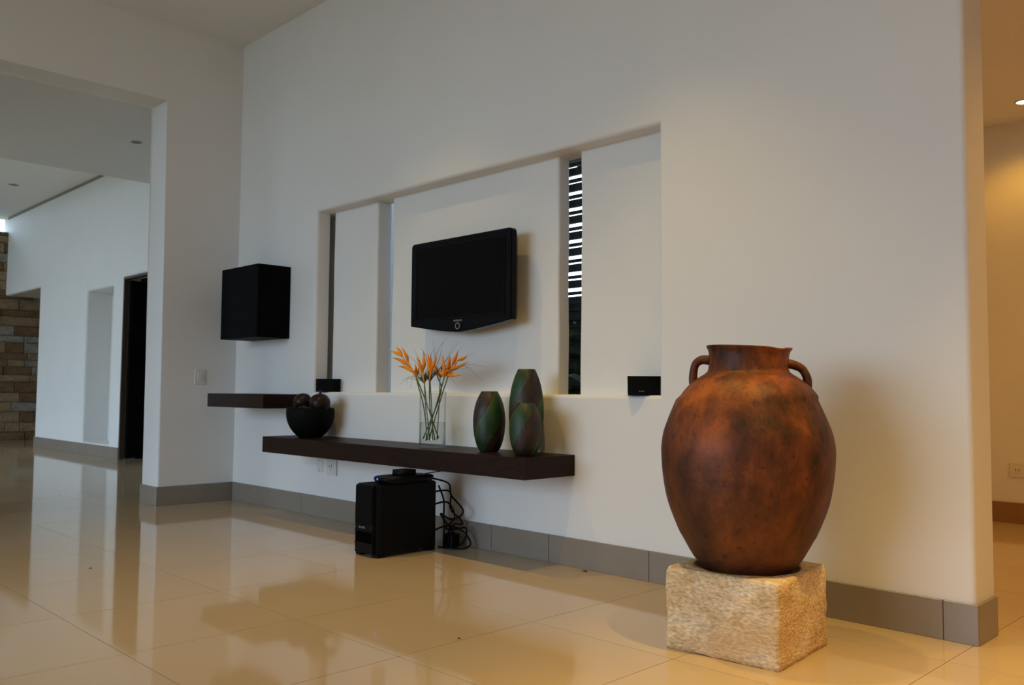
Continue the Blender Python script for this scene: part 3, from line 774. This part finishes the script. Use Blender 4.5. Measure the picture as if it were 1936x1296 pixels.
# ------------------------------------------------------------------ jar on its stone
JX, JY = 4.763, -.567
blk = bpy.data.meshes.new('stone_block')
bm = bmesh.new()
WX, WY, HZ = .198, .203, .268
N_ = 26
def grid_face(fn, n1, n2):
    g = [[bm.verts.new(fn(i/n1, j/n2)) for j in range(n2+1)] for i in range(n1+1)]
    for i in range(n1):
        for j in range(n2): bm.faces.new((g[i][j], g[i+1][j], g[i+1][j+1], g[i][j+1]))
grid_face(lambda u, v: (-WX+2*WX*u, -WY, HZ*v), N_, 18); grid_face(lambda u, v: (-WX+2*WX*u, WY, HZ*v), N_, 18)
grid_face(lambda u, v: (-WX, -WY+2*WY*u, HZ*v), N_, 18); grid_face(lambda u, v: (WX, -WY+2*WY*u, HZ*v), N_, 18)
grid_face(lambda u, v: (-WX+2*WX*u, -WY+2*WY*v, 0), N_, N_)
# top: square rim blended to a round sunken seat
RH = .172
nr, na = 5, 104
def sq(a):
    c, s_ = math.cos(a), math.sin(a); k = 1/max(abs(c)/WX, abs(s_)/WY); return (c*k, s_*k)
# perimeter points on the same grid as the sides
per = [(-WX+2*WX*i/N_, -WY) for i in range(N_)]+[(WX, -WY+2*WY*i/N_) for i in range(N_)]+[(WX-2*WX*i/N_, WY) for i in range(N_)]+[(-WX, WY-2*WY*i/N_) for i in range(N_)]
rings = []
for k in range(nr+1):
    u = k/nr; ring = []
    for (x, y) in per:
        L_ = math.hypot(x, y); hx, hy = x/L_*RH, y/L_*RH
        ring.append(bm.verts.new((x+(hx-x)*u, y+(hy-y)*u, HZ)))
    rings.append(ring)
for rad, zz in ((.168, HZ-.034), (.10, HZ-.036), (.02, HZ-.036)):
    rings.append([bm.verts.new((x/math.hypot(x, y)*rad, y/math.hypot(x, y)*rad, zz)) for x, y in per])
for a, b in zip(rings, rings[1:]):
    for k in range(len(per)): bm.faces.new((a[k], a[(k+1) % len(per)], b[(k+1) % len(per)], b[k]))
bm.faces.new(rings[-1])
bmesh.ops.remove_doubles(bm, verts=bm.verts[:], dist=1e-5)
for v in bm.verts:
    c = v.co.copy()
    ex = max(0, abs(c.x)/WX-.93)/.07; ey = max(0, abs(c.y)/WY-.93)/.07; ez = max(0, c.z/HZ-.95)/.05
    rnd = (ex*ey+ex*ez*.8+ey*ez*.8)
    nn = noise.noise(c*16)*.0042+noise.noise(c*45)*.0022
    out = Vector((math.copysign(1, c.x) if abs(c.x) > WX*.99 else 0, math.copysign(1, c.y) if abs(c.y) > WY*.99 else 0, 0))
    v.co += out*nn - Vector((c.x, c.y, 0)).normalized()*rnd*.006
    if c.z < .001: v.co.z = abs(noise.noise(c*9))*.006
    elif c.z > HZ-.001: v.co.z += noise.noise(c*12)*.003
bmesh.ops.recalc_face_normals(bm, faces=bm.faces[:])
bm.to_mesh(blk); bm.free()
so = link('stone_block', blk, BLOCKM, None, True, (JX+.005, JY-.005, 0)); so.rotation_euler = (0, 0, math.radians(4.9))
tag(so, 'rough cream stone block under the big terracotta jar', 'stone')

jz = .2365
jar = thing('terracotta_jar', 'big rust brown terracotta jar with two handles on a stone block', 'jar', (JX, JY, jz))
prof = [(.001, .001), (.118, .001), (.134, .006), (.152, .028), (.180, .061), (.214, .121), (.232, .155), (.2665, .246), (.283, .335), (.2875, .40), (.287, .436), (.280, .478), (.267, .516), (.249, .560), (.2275, .606), (.1975, .643), (.165, .668), (.146, .680), (.136, .690), (.1325, .705), (.131, .730), (.133, .752), (.139, .764), (.1395, .769), (.134, .770), (.127, .765), (.123, .74), (.122, .70), (.135, .672), (.20, .615), (.25, .52)]
# denser by Catmull-Rom
pp = [(p_.x, p_.z) for p_ in smooth_path([(a, 0, b) for a, b in prof], 3)]
tdir = Vector((.865, .5015, 0))
def jar_wob(r, z_, a, i):
    d = Vector((math.cos(a), math.sin(a), 0)).dot(tdir)
    ph = math.atan2(math.sin(a), math.cos(a))
    k = 1+.006*noise.noise(Vector((math.cos(a)*1.5, math.sin(a)*1.5, z_*4)))
    zz = z_
    if z_ > .70:
        u = (z_-.70)/.07
        zz += u*(.003-.006*d-.012*max(0, d-.45)*math.sin(max(0, d-.45)*5.7)); 
        if d > .9: r = r*(1+.05*u*(d-.9)/.1); zz += u*.003
    return max(.0008, r*k + d*(.010 if z_ > .60 else .002)*min(1, r*8)), zz
lathe('body', pp, JARM, jar, 80, wob=jar_wob)
def handle(s, pts, w_):
    path = smooth_path([Vector((tdir.x*a, tdir.y*a, b)) for a, b in pts], 6)
    n = len(path)
    vs, fs = [], []
    side = Vector((-tdir.y, tdir.x, 0))
    for i, p_ in enumerate(path):
        t = (path[min(i+1, n-1)]-path[max(i-1, 0)]).normalized(); nn = t.cross(side).normalized()
        th = .0135*(1+.25*abs(2*i/(n-1)-1)); wd = w_*(1+.45*abs(2*i/(n-1)-1)**2)
        for k in range(12):
            a = 2*PI*k/12; vs.append(p_+side*math.cos(a)*wd+nn*math.sin(a)*th)
    for i in range(n-1):
        for k in range(12): fs.append((i*12+k, i*12+(k+1) % 12, (i+1)*12+(k+1) % 12, (i+1)*12+k))
    fs.append(tuple(range(12))); fs.append(tuple((n-1)*12+k for k in range(12)))
    faces_obj('handle', vs, fs, JARM, jar, True, weld=False)
handle(-1, [(-.118, .728), (-.145, .729), (-.166, .715), (-.174, .685), (-.174, .650), (-.163, .625)], .019)
handle(1, [(.128, .718), (.158, .712), (.186, .698), (.202, .668), (.203, .638), (.195, .610)], .019)

# ------------------------------------------------------------------ specks on the floor
def fleck(label, x, y, L_, rz):
    vs = [(-L_, 0, .001), (-L_*.3, L_*.35, .004), (L_*.5, L_*.25, .006), (L_, 0, .002), (L_*.4, -L_*.3, .001), (-L_*.3, -L_*.3, .003)]
    fs = [(0, 1, 5), (1, 2, 4, 5), (2, 3, 4)]
    bm = bmesh.new(); bv = [bm.verts.new(v) for v in vs]
    for f in fs: bm.faces.new([bv[i] for i in f])
    bmesh.ops.solidify(bm, geom=bm.faces[:], thickness=.001)
    o = bm_done('dry_leaf', bm, DRYLEAF, None, False, (x, y, .0015)); o.rotation_euler = (0, 0, rz)
    tag(o, label, 'leaf')
fleck('curled dry leaf scrap on the floor against the skirting', 3.612, -.06, .020, .2)
fleck('tiny brown leaf crumb out on the open floor tiles', 4.047, -1.234, .007, .6)
fleck('pale brown leaf crumb on the floor near the far opening', 1.993, -1.731, .010, 1.2)

# ------------------------------------------------------------------ plant outside the slot windows
pl = thing('garden_plant', 'dark leafy plant outside behind the slot window', 'plant', (3.02, .62, 0))
rp = random.Random(5)
tube('trunk', [(0, 0, 0), (.02, .01, .5), (-.01, 0, 1.0)], [.02, .016, .01], SLAT, pl, 7)
def leaf_mesh(L_):
    vs = [(0, 0, 0), (L_*.3, L_*.11, .02), (L_*.65, L_*.10, .015), (L_, 0, -.03), (L_*.65, -L_*.10, .015), (L_*.3, -L_*.11, .02), (L_*.5, 0, .0)]
    fs = [(0, 1, 6, 5), (1, 2, 6), (2, 3, 6), (3, 4, 6), (4, 5, 6)]
    me = bpy.data.meshes.new('leaf'); me.from_pydata(vs, [], fs); me.materials.append(LEAF); return me
LM = [leaf_mesh(.24), leaf_mesh(.30)]
for k in range(46):
    o = bpy.data.objects.new('leaf', LM[k % 2]); COL.objects.link(o); o.parent = pl
    hz = .25+1.0*k/46
    o.location = (.02*rp.uniform(-1, 1), .02*rp.uniform(-1, 1), hz); o.rotation_euler = (rp.uniform(-.3, .3), rp.uniform(-.7, .2), k*2.4)
    o.scale = (1, 1.3, 1)
